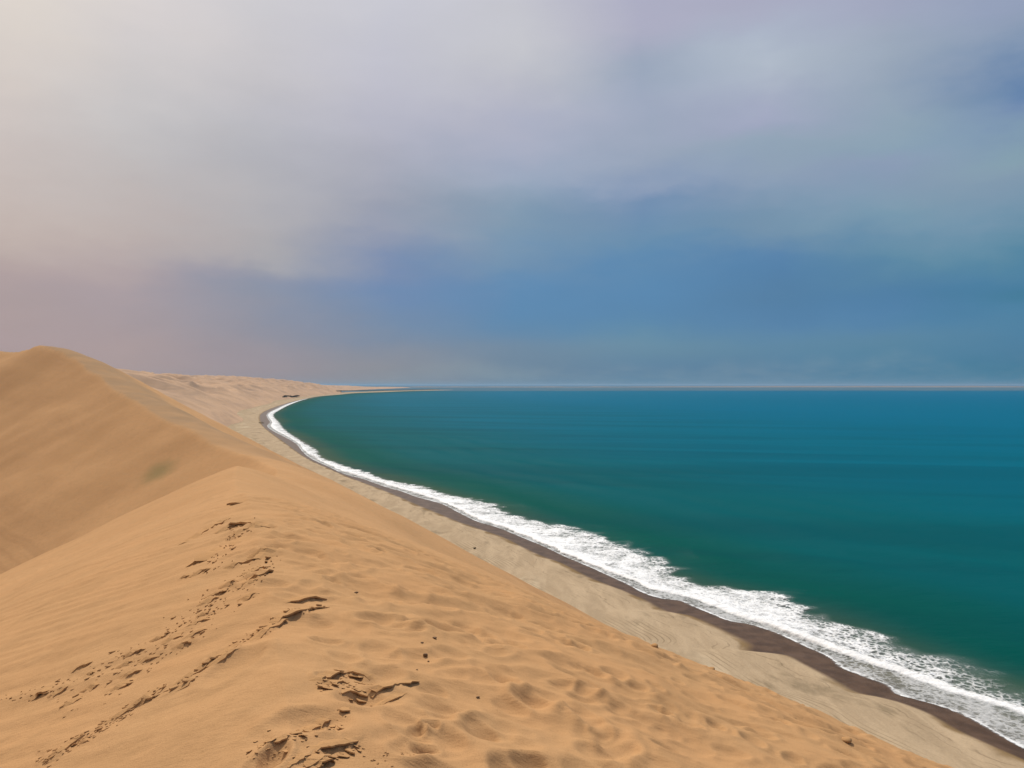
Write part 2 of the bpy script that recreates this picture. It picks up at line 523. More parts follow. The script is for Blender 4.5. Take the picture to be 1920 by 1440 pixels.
def near_mask(x, y):
    """where the crest has been walked over"""
    t, _ = crest_frame(x, y)
    along = y
    m = sstep(-1.6 - 0.02 * y, 1.6, t) * sstep(30, 20, along) * sstep(20, 13, t) * sstep(-8, -4, y)
    return m, t


def near_relief(x, y):
    m, t = near_mask(x, y)
    wx = x + 0.35 * perlin(x / 1.3, y / 1.3, 91)
    wy = y + 0.35 * perlin(x / 1.3 + 9, y / 1.3, 92)
    n1 = perlin(wx / 0.95, wy / 0.62, 93)
    n4 = perlin((wx + 0.3 * wy) / 1.9, wy / 1.15, 90)
    far_ = sstep(5, 12, np.hypot(x, y))
    n2 = perlin(wx / 0.30, wy / 0.26, 94)
    n3 = perlin(wx / 2.6, wy / 2.0, 95)
    rid = 0.5 - np.sqrt(n1 * n1 + 0.004)
    rid2 = 0.5 - np.abs(n2)
    calm = 0.42 + 0.58 * sstep(2.5, 6.0, np.hypot(x, y))
    z = m * calm * (0.062 * rid + 0.014 * rid2 + 0.03 * n3 + (0.10 + 0.12 * far_) * (0.5 - np.sqrt(n4 * n4 + 0.004)))
    smooth = 0.012 * fbm(x / 0.9, y / 0.9, 4, 96) + 0.05 * fbm(x / 3.5, y / 3.5, 3, 97)
    # wind flutes on the slip face, running down slope
    fl = (1 - m) * sstep(0.2, -1.5, t) * 0.02 * perlin((x * 0.32 + y * 0.95) / 0.22, (x * 0.95 - y * 0.32) / 2.6, 98)
    return z + smooth + fl


def surf_z(x, y):
    r = np.hypot(x, y)
    z = dune_z(x, y)
    return z + near_relief(x, y) * sstep(90, 45, r)


def cast(u, v, zf=surf_z, t0=1.5, t1=900.0):
    """where the sight line of a photo pixel meets the ground"""
    dx, dz = (u - CU) / F, (CV - v) / F
    s = np.geomspace(t0, t1, 1800)
    g = zf(dx * s, s) - (H + dz * s)
    hit = np.nonzero(g > 0)[0]
    if not len(hit):
        return None
    i = hit[0]
    if i == 0:
        y = s[0]
    else:
        a, b = s[i - 1], s[i]
        y = a + (b - a) * (-g[i - 1]) / (g[i] - g[i - 1])
    return np.array([dx * y, y])


# ---- ledges: lines where a crust of damp sand has broken and slipped (u, v, height in cm)
LEDGES = [
    ([(353, 1017), (400, 989), (443, 965)], 0.08), ([(447, 1093), (483, 1085), (523, 1071)], 0.10), ([(383, 1135), (400, 1124), (413, 1117)], 0.07),
    ([(533, 1132), (560, 1127), (593, 1123), (613, 1124)], 0.09), ([(613, 1136), (547, 1155), (493, 1183), (467, 1197)], 0.05),
    ([(467, 1199), (417, 1230), (367, 1263), (320, 1295)], 0.06), ([(310, 1283), (277, 1310), (233, 1337), (187, 1367)], 0.05),
    ([(187, 1367), (147, 1387), (103, 1420), (67, 1437)], 0.06), ([(597, 1286), (622, 1271), (647, 1261)], 0.06), ([(647, 1262), (676, 1267), (704, 1275)], 0.05),
    ([(697, 1300), (735, 1294), (760, 1286), (785, 1281)], 0.045), ([(697, 1321), (735, 1310), (766, 1300)], 0.02), ([(585, 1415), (603, 1405), (628, 1402), (660, 1398), (672, 1390)], 0.075),
    ([(505, 1403), (530, 1395), (548, 1384)], 0.05), ([(572, 1360), (590, 1355), (604, 1348)], 0.05), ([(540, 1440), (565, 1430), (582, 1417)], 0.06),
    ([(572, 1435), (594, 1432), (614, 1418)], 0.05), ([(597, 1438), (627, 1425)], 0.045), ([(425, 947), (450, 944)], 0.06), ([(430, 987), (455, 985), (482, 988)], 0.07),
    ([(540, 1160), (500, 1186), (470, 1205)], 0.05), ([(455, 1215), (420, 1238), (395, 1252)], 0.045), ([(380, 1262), (350, 1285), (322, 1300)], 0.05),
    ([(290, 1303), (262, 1322)], 0.04), ([(172, 1385), (150, 1397)], 0.04), ([(620, 1290), (645, 1283), (665, 1284)], 0.045), ([(640, 1300), (668, 1296), (690, 1299)], 0.04),
    ([(600, 1352), (622, 1342)], 0.04), ([(610, 1380), (625, 1366), (634, 1358)], 0.04), ([(472, 1046), (495, 1036), (520, 1031)], 0.06), ([(430, 1068), (455, 1055)], 0.06),
]
CRACK_BANDS = [([(520, 1040), (440, 1095), (360, 1155), (270, 1215), (150, 1272), (50, 1308)], 13, 'short crust lip in the lump band down the slip face', 'the hump'),
               ([(490, 1078), (410, 1140), (330, 1205), (230, 1278), (130, 1330)], 10, 'short crust lip between the lump band and the long crack', 'its upper end'),
               ([(470, 975), (430, 1010), (395, 1050), (340, 1095)], 7, 'short crust lip among lumps on the near hump', 'its top')]
crack_rng = random.Random(5)
CRACK_NAMES = []
for band, n_, what_, end_ in CRACK_BANDS:
    bp = np.array(band, float)
    sg = np.r_[0, np.cumsum(np.linalg.norm(np.diff(bp, axis=0), axis=1))]
    for i_ in range(n_):
        s0 = (i_ + crack_rng.uniform(0.2, 0.8)) / n_ * sg[-1]
        cu = float(np.interp(s0, sg, bp[:, 0])) + crack_rng.gauss(0, 9); cv_ = float(np.interp(s0, sg, bp[:, 1])) + crack_rng.gauss(0, 8)
        half = crack_rng.uniform(8, 24); sl = crack_rng.uniform(0.40, 0.68)
        LEDGES.append(([(cu - half, cv_ + half * sl), (cu, cv_ - crack_rng.uniform(0, 2)), (cu + half, cv_ - half * sl)], crack_rng.uniform(0.04, 0.075)))
        CRACK_NAMES.append((what_, i_, end_))
LEDGE_W = []
for px, hh in LEDGES:
    hh = hh * 0.45
    pts = [cast(u, v) for u, v in px]
    if all(p is not None for p in pts):
        LEDGE_W.append((np.array(pts), hh))
    else:
        raise RuntimeError('ledge off the ground')

# ---- footprints: old, wind-softened hollows over the crest, a few fresh deep ones
PRINTS = []
for i in range(2400):
    y = float(np.exp(rng.uniform(math.log(1.8), math.log(34))))
    x = float(CX(np.array([y]))[0] + rng.uniform(-0.6, 15))
    mk, _ = near_mask(np.array([x]), np.array([y]))
    if rng.random() < mk[0]:
        PRINTS.append((x, y, rng.uniform(0.08, 0.19), rng.uniform(0.012, 0.036), rng.uniform(0, math.pi), rng.uniform(1.1, 1.9)))
for (u, v, rr, dp) in [(797, 1399, 0.06, 0.03), (783, 1364, 0.04, 0.03), (808, 1362, 0.04, 0.03), (725, 1160, 0.2, 0.07), (835, 1180, 0.25, 0.08)]:
    p = cast(u, v)
    if p is not None:
        PRINTS.append((p[0], p[1], rr, dp, 0.3, 1.5))
        NDEEP = len(PRINTS)


def polar(r_list, th_list):
    R, T = np.meshgrid(r_list, th_list, indexing='ij')
    return R * np.sin(T), R * np.cos(T)


RR = np.concatenate([np.linspace(0.25, 1.5, 14)[:-1], np.geomspace(1.5, 40, 560)[:-1], np.geomspace(40, 640, 210)])
TH_F = np.radians(np.linspace(-46, 44, 860))
TH_B = np.radians(np.linspace(44, 314, 110))[1:-1]
TH = np.concatenate([TH_F, TH_B])
PX, PY = polar(RR, TH)
PZ = surf_z(PX, PY)
nR, nT = PX.shape
front = slice(0, len(TH_F))


def local(cx, cy, rad):
    """index window of the polar grid around a point"""
    r0 = math.hypot(cx, cy); th = math.atan2(cx, cy)
    i0, i1 = np.searchsorted(RR, [r0 - rad, r0 + rad])
    da = math.asin(min(1, rad / max(r0, rad + 1e-3)))
    j0, j1 = np.searchsorted(TH_F, [th - da, th + da])
    return slice(max(i0 - 1, 0), min(i1 + 1, nR)), slice(max(j0 - 1, 0), min(j1 + 1, len(TH_F)))


for (fx, fy, rad, dep, ang, asp) in PRINTS:
    si, sj = local(fx, fy, rad * asp * 2.2)
    dx, dy = PX[si, sj] - fx, PY[si, sj] - fy
    a = (dx * math.cos(ang) + dy * math.sin(ang)) / (rad * asp)
    b = (-dx * math.sin(ang) + dy * math.cos(ang)) / rad
    d2 = a * a + b * b
    d = np.sqrt(d2)
    hole = -dep * np.clip(1 - d2, 0, 1) ** 1.2
    rim = 0.38 * dep * np.exp(-((d - 1.12) / 0.26) ** 2)
    PZ[si, sj] += hole + rim


def seg_dist(x, y, pts):
    best = np.full(x.shape, 1e9); side = np.zeros(x.shape); par = np.zeros(x.shape)
    L = 0.0
    tot = np.linalg.norm(np.diff(pts, axis=0), axis=1).sum()
    for a, b in zip(pts[:-1], pts[1:]):
        ab = b - a
        ln = np.linalg.norm(ab)
        q = np.clip(((x - a[0]) * ab[0] + (y - a[1]) * ab[1]) / ln ** 2, 0, 1)
        d = np.hypot(x - a[0] - q * ab[0], y - a[1] - q * ab[1])
        s = ab[0] * (y - a[1]) - ab[1] * (x - a[0])
        sel = d < best
        best = np.where(sel, d, best)
        side = np.where(sel, np.sign(s), side)
        par = np.where(sel, (L + q * ln) / tot, par)
        L += ln
    return best, side, par


for pts, hh in LEDGE_W:
    pts = pts[np.argsort(pts[:, 0])]            # run from left to right: the far side is the high side
    c = pts.mean(0)
    r0 = np.hypot(*c)
    ext = np.abs(pts - c).max() + hh * 14
    si, sj = local(c[0], c[1], ext)
    X_, Y_ = PX[si, sj], PY[si, sj]
    jx = 0.05 * r0 / 6 * perlin(X_ / 0.16, Y_ / 0.16, 130) + 0.03 * perlin(X_ / 0.05, Y_ / 0.05, 131)
    d, s, par = seg_dist(X_ + jx, Y_ + jx, pts)
    taper = np.clip(np.sin(np.clip(par, 0.02, 0.98) * math.pi), 0, 1) ** 0.5 * (0.75 + 0.5 * perlin(X_ / 0.2, Y_ / 0.2, 132))
    step = max(0.012, 0.0035 * r0)
    sd_ = d * s
    up = hh * 0.85 * np.exp(-np.maximum(sd_, 0) / (hh * 7)) * sstep(-step, step * 0.2, sd_)
    dn = -hh * 0.4 * np.exp(-np.maximum(-sd_, 0) / (hh * 4)) * (1 - sstep(-step, step * 0.2, sd_))
    ends = ((par > 0.001) & (par < 0.999)) | (d < step)
    PZ[si, sj] += (up + dn) * taper * np.where(ends, 1, np.exp(-d / (hh * 1.5)))

BZ = beach_z(PX, PY)
keep = PZ > BZ - 0.6
keepN = keep & (np.repeat(RR[:, None], nT, 1) <= 128)
keepF = keep & (np.repeat(RR[:, None], nT, 1) > 128)

stain_p = cast(298, 884)
stain = None
if stain_p is not None:
    stain = ((float(stain_p[0]), float(stain_p[1]), float(dune_z(stain_p[0:1], stain_p[1:2])[0])), 10.5)
iN0 = int(np.searchsorted(RR, 128))
M_SAND = make_sand('dune_sand', SAND)
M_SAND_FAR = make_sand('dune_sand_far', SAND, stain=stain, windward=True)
TT, _ = crest_frame(PX[iN0:], PY[iN0:])
FARM = sstep(140, 230, PY[iN0:])
TT = TT + FARM * (1.6 * perlin(PY[iN0:] / 38.0, PX[iN0:] * 0, 3) + 0.7 * perlin(PY[iN0:] / 11.0, PX[iN0:] * 0, 4))
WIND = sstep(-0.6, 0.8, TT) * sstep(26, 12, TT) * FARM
iN = int(np.searchsorted(RR, 128))
grid_obj('sand_dune', PX[:iN + 1], PY[:iN + 1], PZ[:iN + 1], M_SAND, keep=keep[:iN + 1], wrap=True,
         label='near sand dune ridge trampled with footprints running down to the beach')
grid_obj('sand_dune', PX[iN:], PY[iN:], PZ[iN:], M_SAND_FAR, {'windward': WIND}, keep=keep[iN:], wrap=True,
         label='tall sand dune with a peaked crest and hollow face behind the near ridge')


def ground_at(x, y):
    """height of the finished near dune at a point"""
    r0 = math.hypot(x, y); th = math.atan2(x, y)
    i = min(max(int(np.searchsorted(RR, r0)), 1), nR - 1)
    j = min(max(int(np.searchsorted(TH_F, th)), 1), len(TH_F) - 1)
    a = (r0 - RR[i - 1]) / (RR[i] - RR[i - 1]); b = (th - TH_F[j - 1]) / (TH_F[j] - TH_F[j - 1])
    b = min(max(b, 0), 1)
    z00, z01, z10, z11 = PZ[i - 1, j - 1], PZ[i - 1, j], PZ[i, j - 1], PZ[i, j]
    return float((z00 * (1 - b) + z01 * b) * (1 - a) + (z10 * (1 - b) + z11 * b) * a)


# ---------------------------------------------------------------- beach and wet sand
YB = np.concatenate([np.linspace(-150, 60, 60)[:-1], np.geomspace(60, 9000, 1500)])
cw = np.linspace(-1, 0, 8)[:-1]
ci = np.linspace(0, 1, 22)[:-1]
cd = 1 + np.concatenate([np.linspace(0, 0.08, 10)[:-1], 0.08 + np.linspace(0, 1, 70) ** 1.4 * 0.92])
CC = np.concatenate([cw, ci, cd])
Yg, Cg = np.meshgrid(YB, CC, indexing='ij')
xw, xb = XW(Yg), XB(Yg)
xb = np.minimum(xb, xw - 1.5)
Xg = np.where(Cg < 0, xw - Cg * 30, np.where(Cg <= 1, xw + (xb - xw) * Cg, xb - (Cg - 1) * 230))
Zg = beach_z(Xg, Yg)
off = np.where(Cg <= 1, 0.0, (xb - Xg))
mt, t = new_mat('beach_sand')
pos = t.n('ShaderNodeNewGeometry').outputs['Position']
cc = t.attr('band'); inl = t.attr('inland')
warp = t.m('MULTIPLY', t.m('SUBTRACT', t.noise(pos, 0.16, 4, 0.6), 0.5), 0.22)
band = t.m('ADD', cc, warp)
wet = t.rng(cc, 0.80, 1.0, 1.0, 0.0)
wet = t.m('MULTIPLY', wet, 1.0)
damp = t.rng(t.m('ADD', inl, t.m('MULTIPLY', t.m('SUBTRACT', t.noise(pos, 0.09, 3, 0.5), 0.42), 9.0)), 0.2, 2.2, 1.0, 0.0)
streak = t.noise(t.v('MULTIPLY', t.v('ADD', pos, t.comb(0, 0, 0)), (0.22, 0.05, 0.2)), 1.0, 5, 0.62, 0.6)
dry = t.mix(t.rng(streak, 0.3, 0.7), (0.335, 0.25, 0.16), (0.43, 0.325, 0.212))
# dark heavy-mineral smears and pale salty pans
smear = t.rng(t.noise(t.v('MULTIPLY', pos, (1.0, 0.45, 1.0)), 0.085, 5, 0.62, 0.4), 0.55, 0.70, 0, 0.7)
dry = t.mix(smear, dry, (0.19, 0.145, 0.09))
pan = t.rng(t.noise(t.v('ADD', t.v('MULTIPLY', pos, (1.0, 0.5, 1.0)), (40, 11, 3)), 0.06, 4, 0.55), 0.56, 0.68, 0, 0.6)
pan = t.m('MULTIPLY', pan, t.rng(inl, 14.0, 30.0))
dry = t.mix(pan, dry, (0.62, 0.52, 0.37))
foot = t.rng(inl, 18.0, 60.0, 0.0, 0.4)
dry = t.mix(foot, dry, (0.30, 0.235, 0.14))
wheel = t.n('ShaderNodeTexWave', wave_type='BANDS', bands_direction='X', wave_profile='SIN')
t.put(wheel.inputs['Vector'], t.comb(inl, t.m('MULTIPLY', t.n('ShaderNodeSeparateXYZ').outputs[1], 1.0), 0.0))
wheel.inputs['Scale'].default_value = 0.22
wheel.inputs['Distortion'].default_value = 3.0
wheel.inputs['Detail'].default_value = 3.0
ruts = t.m('MULTIPLY', t.rng(wheel.outputs[1], 0.80, 0.97, 0, 0.75), t.m('MULTIPLY', t.rng(inl, 12.0, 17.0), t.rng(t.noise(pos, 0.05, 3), 0.45, 0.6)))
dry = t.mix(ruts, dry, (0.20, 0.15, 0.09))
col = t.mix(damp, dry, (0.205, 0.138, 0.07))
tl = t.m('ADD', inl, t.m('MULTIPLY', t.m('SUBTRACT', t.noise(pos, 0.05, 4, 0.55), 0.5), 16.0))
for at_, wd_ in ((4.0, 0.35), (6.6, 0.25), (10.5, 0.3)):
    ln_ = t.rng(t.m('ABSOLUTE', t.m('SUBTRACT', tl, at_)), wd_, 0.05, 0.0, 0.45)
    ln_ = t.m('MULTIPLY', ln_, t.rng(t.noise(pos, 0.13, 4, 0.6), 0.42, 0.58))
    col = t.mix(ln_, col, (0.15, 0.11, 0.065))
grain = t.noise(pos, 2.5, 4, 0.65)
col = t.mix(t.rng(grain, 0.4, 0.8, 0, 0.25), col, (0.16, 0.11, 0.065))
col = t.mix(wet, col, t.mix(t.rng(t.noise(pos, 0.25, 3), 0.35, 0.65), (0.066, 0.037, 0.021), (0.098, 0.057, 0.034)))
rough = t.m('SUBTRACT', 0.95, t.m('MULTIPLY', wet, 0.45))
nrm = bump(t, t.noise(t.v('MULTIPLY', pos, (1, 0.6, 1)), 0.5, 5, 0.6), 0.4, 0.5)
nrm = bump(t, grain, 0.25, 0.1, nrm)
finish(t, col, rough, t.m('ADD', 0.03, t.m('MULTIPLY', wet, 0.05)), nrm)
M_BEACH = mt
at = {'band': Cg, 'inland': off}
jb = len(cw) + len(ci)
grid_obj('beach', Xg[:, jb:], Yg[:, jb:], Zg[:, jb:], M_BEACH, {k_: v_[:, jb:] for k_, v_ in at.items()},
         label='broad tan beach between the dunes and the dark wet sand')
grid_obj('wet_sand', Xg[:, :jb + 1], Yg[:, :jb + 1], Zg[:, :jb + 1], M_BEACH, {k_: v_[:, :jb + 1] for k_, v_ in at.items()},
         label='dark brown wet sand strip along the edge of the surf')

# ---------------------------------------------------------------- sea
RS = np.concatenate([np.geomspace(55, 12000, 520)[:-1], np.geomspace(12000, 120000, 40)])
TS = np.radians(np.concatenate([np.linspace(-48, 62, 420), np.linspace(62, 150, 50)[1:]]))
SX, SY = polar(RS, TS)
# distance from the water line, by nearest sample of the shore
ys = np.geomspace(60, 9200, 700)
ys = np.concatenate([np.linspace(-600, 60, 60)[:-1], ys])
sh = np.stack([XW(np.maximum(ys, 90)) + np.where(ys < 90, -(ys - 90) * 0.4, 0), ys], -1)


def shore_dist(x, y):
    out = np.empty(x.size)
    xf, yf = x.ravel(), y.ravel()
    for i in range(0, x.size, 20000):
        d = np.hypot(xf[i:i + 20000, None] - sh[None, :, 0], yf[i:i + 20000, None] - sh[None, :, 1])
        out[i:i + 20000] = d.min(1)
    return out.reshape(x.shape)


SD = shore_dist(SX, SY)
swell = 0.60 * np.sin(SD / 5.2 + 1.6 * perlin(SX / 60, SY / 60, 7)) * sstep(8, 40, SD) * sstep(330, 120, SD) * (0.6 + perlin(SX / 90, SY / 40, 9))
SZ = np.where(np.hypot(SX, SY) < 900, swell, 0) * 0.8
mt, t = new_mat('sea_water')
pos = t.n('ShaderNodeNewGeometry').outputs['Position']
dist = t.attr('shore')
patch = t.noise(t.v('MULTIPLY', pos, (0.35, 1.0, 1.0)), 0.006, 4, 0.6)
dist2 = t.m('MULTIPLY', dist, t.m('ADD', 0.6, t.m('MULTIPLY', patch, 0.8)))
ramp = t.n('ShaderNodeValToRGB')
ramp.color_ramp.interpolation = 'EASE'
t.put(ramp.inputs[0], t.m('POWER', t.m('DIVIDE', dist2, 4000.0, clamp=True), 0.4))
WATER = [(0.0, (0.13, 0.115, 0.10)), (0.075, (0.12, 0.115, 0.085)), (0.11, (0.035, 0.070, 0.045)), (0.16, (0.0, 0.066, 0.054)), (0.24, (0.0, 0.080, 0.094)), (0.40, (0.0, 0.102, 0.158)), (0.62, (0.0, 0.108, 0.190)), (1.0, (0.0, 0.108, 0.205))]
cr = ramp.color_ramp.elements
while len(cr) > 1:
    cr.remove(cr[-1])
cr[0].position, cr[0].color = WATER[0][0], (*WATER[0][1], 1)
for p_, c_ in WATER[1:]:
    e_ = cr.new(p_)
    e_.color = (*c_, 1)
sxy = t.n('ShaderNodeSeparateXYZ')
t.put(sxy.inputs[0], pos)
sa = t.m('SUBTRACT', t.m('MULTIPLY', sxy.outputs[0], 0.97), t.m('MULTIPLY', sxy.outputs[1], 0.24))
sb = t.m('ADD', t.m('MULTIPLY', sxy.outputs[0], 0.24), t.m('MULTIPLY', sxy.outputs[1], 0.97))
stre = t.noise(t.comb(t.m('MULTIPLY', sa, 0.13), sb, 0.0), 0.014, 5, 0.56, 0.6)
wcol = t.mix(t.m('MULTIPLY', t.rng(stre, 0.38, 0.66, 0, 0.55), t.rng(dist, 200.0, 1300.0, 1.0, 0.14)), ramp.outputs[0], t.mix(0.6, ramp.outputs[0], (0.0, 0.040, 0.055)))
chop = t.noise(t.v('MULTIPLY', pos, (0.45, 1.0, 1.0)), 0.11, 6, 0.62)
nrm = bump(t, chop, 0.55, 1.0)
df = t.n('ShaderNodeBsdfDiffuse')
t.put(df.inputs[0], wcol)
t.put(df.inputs['Normal'], nrm)
gl = t.n('ShaderNodeBsdfGlossy')
gl.inputs['Roughness'].default_value = 0.3
t.put(gl.inputs['Normal'], nrm)
fr = t.n('ShaderNodeFresnel')
fr.inputs[0].default_value = 1.33
t.put(fr.inputs['Normal'], nrm)
ms = t.n('ShaderNodeMixShader')
t.put(ms.inputs[0], t.m('MINIMUM', t.m('MULTIPLY', fr.outputs[0], 0.08), 0.02))
t.put(ms.inputs[1], df.outputs[0])
t.put(ms.inputs[2], gl.outputs[0])
ow = t.n('ShaderNodeOutputMaterial')
t.put(ow.inputs[0], ms.outputs[0])
M_SEA = mt
grid_obj('sea', SX, SY, SZ, M_SEA, {'shore': SD}, keep=(SX > XW(np.clip(SY, 90, 9000)) - 60) | (SY > 7000) | (SY < 90),
         label='deep teal bay stretching from the surf to the horizon')

# ---------------------------------------------------------------- surf
YS = np.geomspace(70, 5200, 2600)
cT = np.concatenate([np.linspace(-0.25, 0, 5)[:-1], np.linspace(0, 1, 20)[:-1], np.linspace(1, 2, 44)[:-1], np.linspace(2, 3.0, 24)])
Yf, Tf = np.meshgrid(YS, cT, indexing='ij')
fw, fn, ff = XW(Yf), XN(Yf), XF(Yf)
fn = np.maximum(fn, fw + 0.4)
ff = np.maximum(ff, fn + 1.0)
wdt = ff - fn
wig = (1.3 * fbm(Yf / 9.0, Tf * 0 + 1, 4, 201)) * sstep(60, 200, Yf)
Xf = np.where(Tf <= 0, fw + Tf * 6, np.where(Tf <= 1, fw + (fn - fw) * Tf, np.where(Tf <= 2, fn + wdt * (Tf - 1), ff + (Tf - 2) * np.maximum(wdt, 10) * 0.9)))
Xf = Xf + wig * sstep(0.0, 0.3, Tf)
bz = beach_z(Xf, Yf)
film = np.maximum(bz, 0) + 0.05
bore = 0.75 * np.exp(-((Tf - 1.08) / 0.16) ** 2) + 0.42 * sstep(0.95, 1.15, Tf) * sstep(2.2, 1.2, Tf)
rip = 0.16 * fbm(Xf / 1.5, Yf / 1.5, 4, 205) * sstep(0.5, 1.1, Tf) * sstep(2.6, 1.6, Tf)
Zf = np.maximum(film, 0.07) + bore * (0.6 + 0.5 * perlin(Yf / 40, 0 * Yf, 207)) + rip + 0.02
sea_sw = 0.24 * sstep(8, 30, Xf - fw)
Zf = Zf + sea_sw
# how thick the froth lies along the shore
lacy = sstep(195, 150, Yf)
d_film = (0.60 + 0.20 * perlin(Yf / 25, 0 * Yf, 211)) * sstep(-0.2, 0.0, Tf)
d_main = (0.80 - 0.40 * lacy) - (0.12 + 0.08 * lacy) * sstep(1.15, 2.0, Tf)
dens = np.where(Tf <= 1, d_film + (1.05 - d_film) * sstep(0.80, 0.98, Tf), d_main + (1.1 - d_main) * sstep(1.16, 1.03, Tf))
dens = dens * (1 - sstep(1.8, 2.45, Tf + 0.25 * perlin(Yf / 6, Xf / 6, 215))) + 0.1 * perlin(Yf / 14, Xf / 14, 213)
# the leading lip of the run-up
dens = np.maximum(dens, 0.9 * np.exp(-((Tf - 0.0) / 0.05) ** 2) * sstep(-0.3, 0.2, perlin(Yf / 17, 0 * Yf, 219)))
dens = np.where(Yf > 3300, dens * 0.4, dens)
mt, t = new_mat('sea_foam')
pos = t.n('ShaderNodeNewGeometry').outputs['Position']
dn_ = t.attr('froth')
sub = t.v('MULTIPLY', pos, (1, 1, 0.3))
wv = t.v('ADD', sub, t.v('SCALE', t.noise(sub, 0.35, 3, 0.6, out='Color'), 2.6))
vo = t.n('ShaderNodeTexVoronoi', feature='DISTANCE_TO_EDGE')
t.put(vo.inputs['Vector'], wv)
vo.inputs['Scale'].default_value = 0.6
lace = t.rng(vo.outputs['Distance'], 0.0, 0.32, 1.0, 0.0)
fb = t.noise(wv, 0.55, 6, 0.66)
fb2 = t.noise(sub, 2.2, 4, 0.6)
fb0 = t.noise(sub, 0.11, 4, 0.6, 0.5)
lace = t.m('MULTIPLY', lace, t.rng(dn_, 0.8, 0.45, 0.25, 1.0))
pat = t.m('ADD', t.m('ADD', t.m('MULTIPLY', lace, 0.26), t.m('MULTIPLY', t.m('SUBTRACT', fb0, 0.45), 0.75)), t.m('ADD', t.m('MULTIPLY', fb, 0.62), t.m('MULTIPLY', fb2, 0.30)))
thr = t.m('SUBTRACT', 1.02, t.m('MULTIPLY', dn_, 0.78))
al = t.rng(t.m('SUBTRACT', pat, thr), -0.22, 0.24)
al = t.m('MAXIMUM', al, 0.11)
al = t.m('MULTIPLY', al, t.rng(dn_, 0.0, 0.45))
al = t.m('MULTIPLY', al, t.m('SUBTRACT', 1.0, t.m('MULTIPLY', t.attr('film'), 0.45)))
fcol = t.mix(t.rng(fb2, 0.3, 0.7), (0.66, 0.68, 0.70), (0.84, 0.84, 0.83))
bs = t.n('ShaderNodeBsdfPrincipled')
t.put(bs.inputs['Base Color'], fcol)
bs.inputs['Roughness'].default_value = 0.7
bs.inputs['Specular IOR Level'].default_value = 0.2
t.put(bs.inputs['Normal'], bump(t, pat, 0.7, 0.5))
t.put(bs.inputs['Alpha'], al)
o_ = t.n('ShaderNodeOutputMaterial')
t.put(o_.inputs[0], bs.outputs[0])
M_FOAM = mt
grid_obj('surf_foam', Xf, Yf, Zf, M_FOAM, {'froth': np.clip(dens, 0, 1.2), 'film': sstep(0.03, 0.08, Tf) * sstep(0.97, 0.85, Tf)}, kind='stuff',
         label='white foam of the breaking surf along the curved shoreline')

# ---------------------------------------------------------------- dune field down the coast
YD = np.geomspace(640, 16000, 900)
ED = np.concatenate([np.linspace(0, 260, 110)[:-1], np.geomspace(260, 3200, 120)])
Yd, Ed = np.meshgrid(YD, ED, indexing='ij')
shore_x = np.where(Yd < 7600, XW(np.minimum(Yd, 7600)), XW(np.array([7600.0]))[0] + (Yd - 7600) * -0.05)
toe = 60 + 45 * sstep(900, 2500, Yd) * 0 + 25 * perlin(Yd / 500.0, 0 * Yd, 301)
toe = toe + 700 * sstep(5200, 7600, Yd)
Xd = shore_x - toe - Ed
wxx = Xd + 60 * perlin(Xd / 260, Yd / 260, 303)
wyy = Yd + 60 * perlin(Xd / 260 + 5, Yd / 260, 304)
rg = 1 - 2 * np.abs(perlin(wxx / 210, wyy / 300, 305))
rg2 = 1 - 2 * np.abs(perlin(wxx / 85 + 3, wyy / 120, 306))
ramp_ = 1 - np.exp(-Ed / 150.0)
Zd = 2.0 + ramp_ * (70 * (1 + 0.03 * sstep(3200, 1300, Yd)) + 25 * rg + 15 * rg2 + 12 * fbm(Xd / 600, Yd / 900, 2, 308)) * (1 - 0.35 * sstep(3000, 9000, Yd)) * (1 - 0.7 * sstep(7000, 15000, Yd)) * sstep(560, 800, Yd)
Zd = Zd + ramp_ * 2.0 * fbm(Xd / 30, Yd / 40, 3, 309)
M_DIST = make_sand('dune_sand_distant', (0.50, 0.33, 0.215), far=True)  # paler and pinker than the near sand: haze tint put into the base colour
grid_obj('distant_dunes', Xd, Yd, Zd, M_DIST, label='pale hazy dune field lining the far curve of the bay')

# ---------------------------------------------------------------- tidal flats and the sand spit closing the bay
XT = np.concatenate([np.linspace(-2600, 3000, 240)[:-1], np.linspace(3000, 26000, 300)])
KT = np.linspace(0, 1, 40) ** 2
Xt, Kt = np.meshgrid(XT, KT, indexing='ij')
edge_y = 7600 + 500 * sstep(-600, 2500, Xt) + 160 * fbm(Xt / 900, 0 * Xt, 4, 401)
Yt = edge_y + Kt * (19500 - edge_y)
Zt = 0.15 + 0.5 * sstep(0, 0.05, Kt) + 0.3 * fbm(Xt / 500, Yt / 500, 3, 402)
mt, t = new_mat('mud_flat')
pos = t.n('ShaderNodeNewGeometry').outputs['Position']
n_ = t.noise(t.v('MULTIPLY', pos, (0.4, 1, 1)), 0.0012, 4, 0.6)
finish(t, t.mix(t.rng(n_, 0.35, 0.65), (0.055, 0.12, 0.17), (0.085, 0.15, 0.195)), 0.9, 0.0)
grid_obj('tidal_flat', Xt, Yt, Zt, mt, label='pale wet tidal flat lying beyond the teal water')
Xp, Kp = np.meshgrid(np.linspace(-6000, 19000, 500), np.linspace(0, 1, 24), indexing='ij')
Yp = 19300 + Kp * 3500 + 500 * np.sin(Xp / 5000)
hp = (18 + 14 * sstep(3500, 8000, Xp) + 8 * fbm(Xp / 700, Kp * 2, 3, 411)) * sstep(17500, 13000, Xp)
Zp = 0.6 + np.maximum(hp, 1) * np.sin(np.clip(Kp, 0, 1) * math.pi) ** 0.7
grid_obj('sand_spit', Xp, Yp, Zp, make_sand('spit_sand', (0.24, 0.20, 0.18), far=True), label='thin pinkish sand spit on the horizon behind the tidal flat')


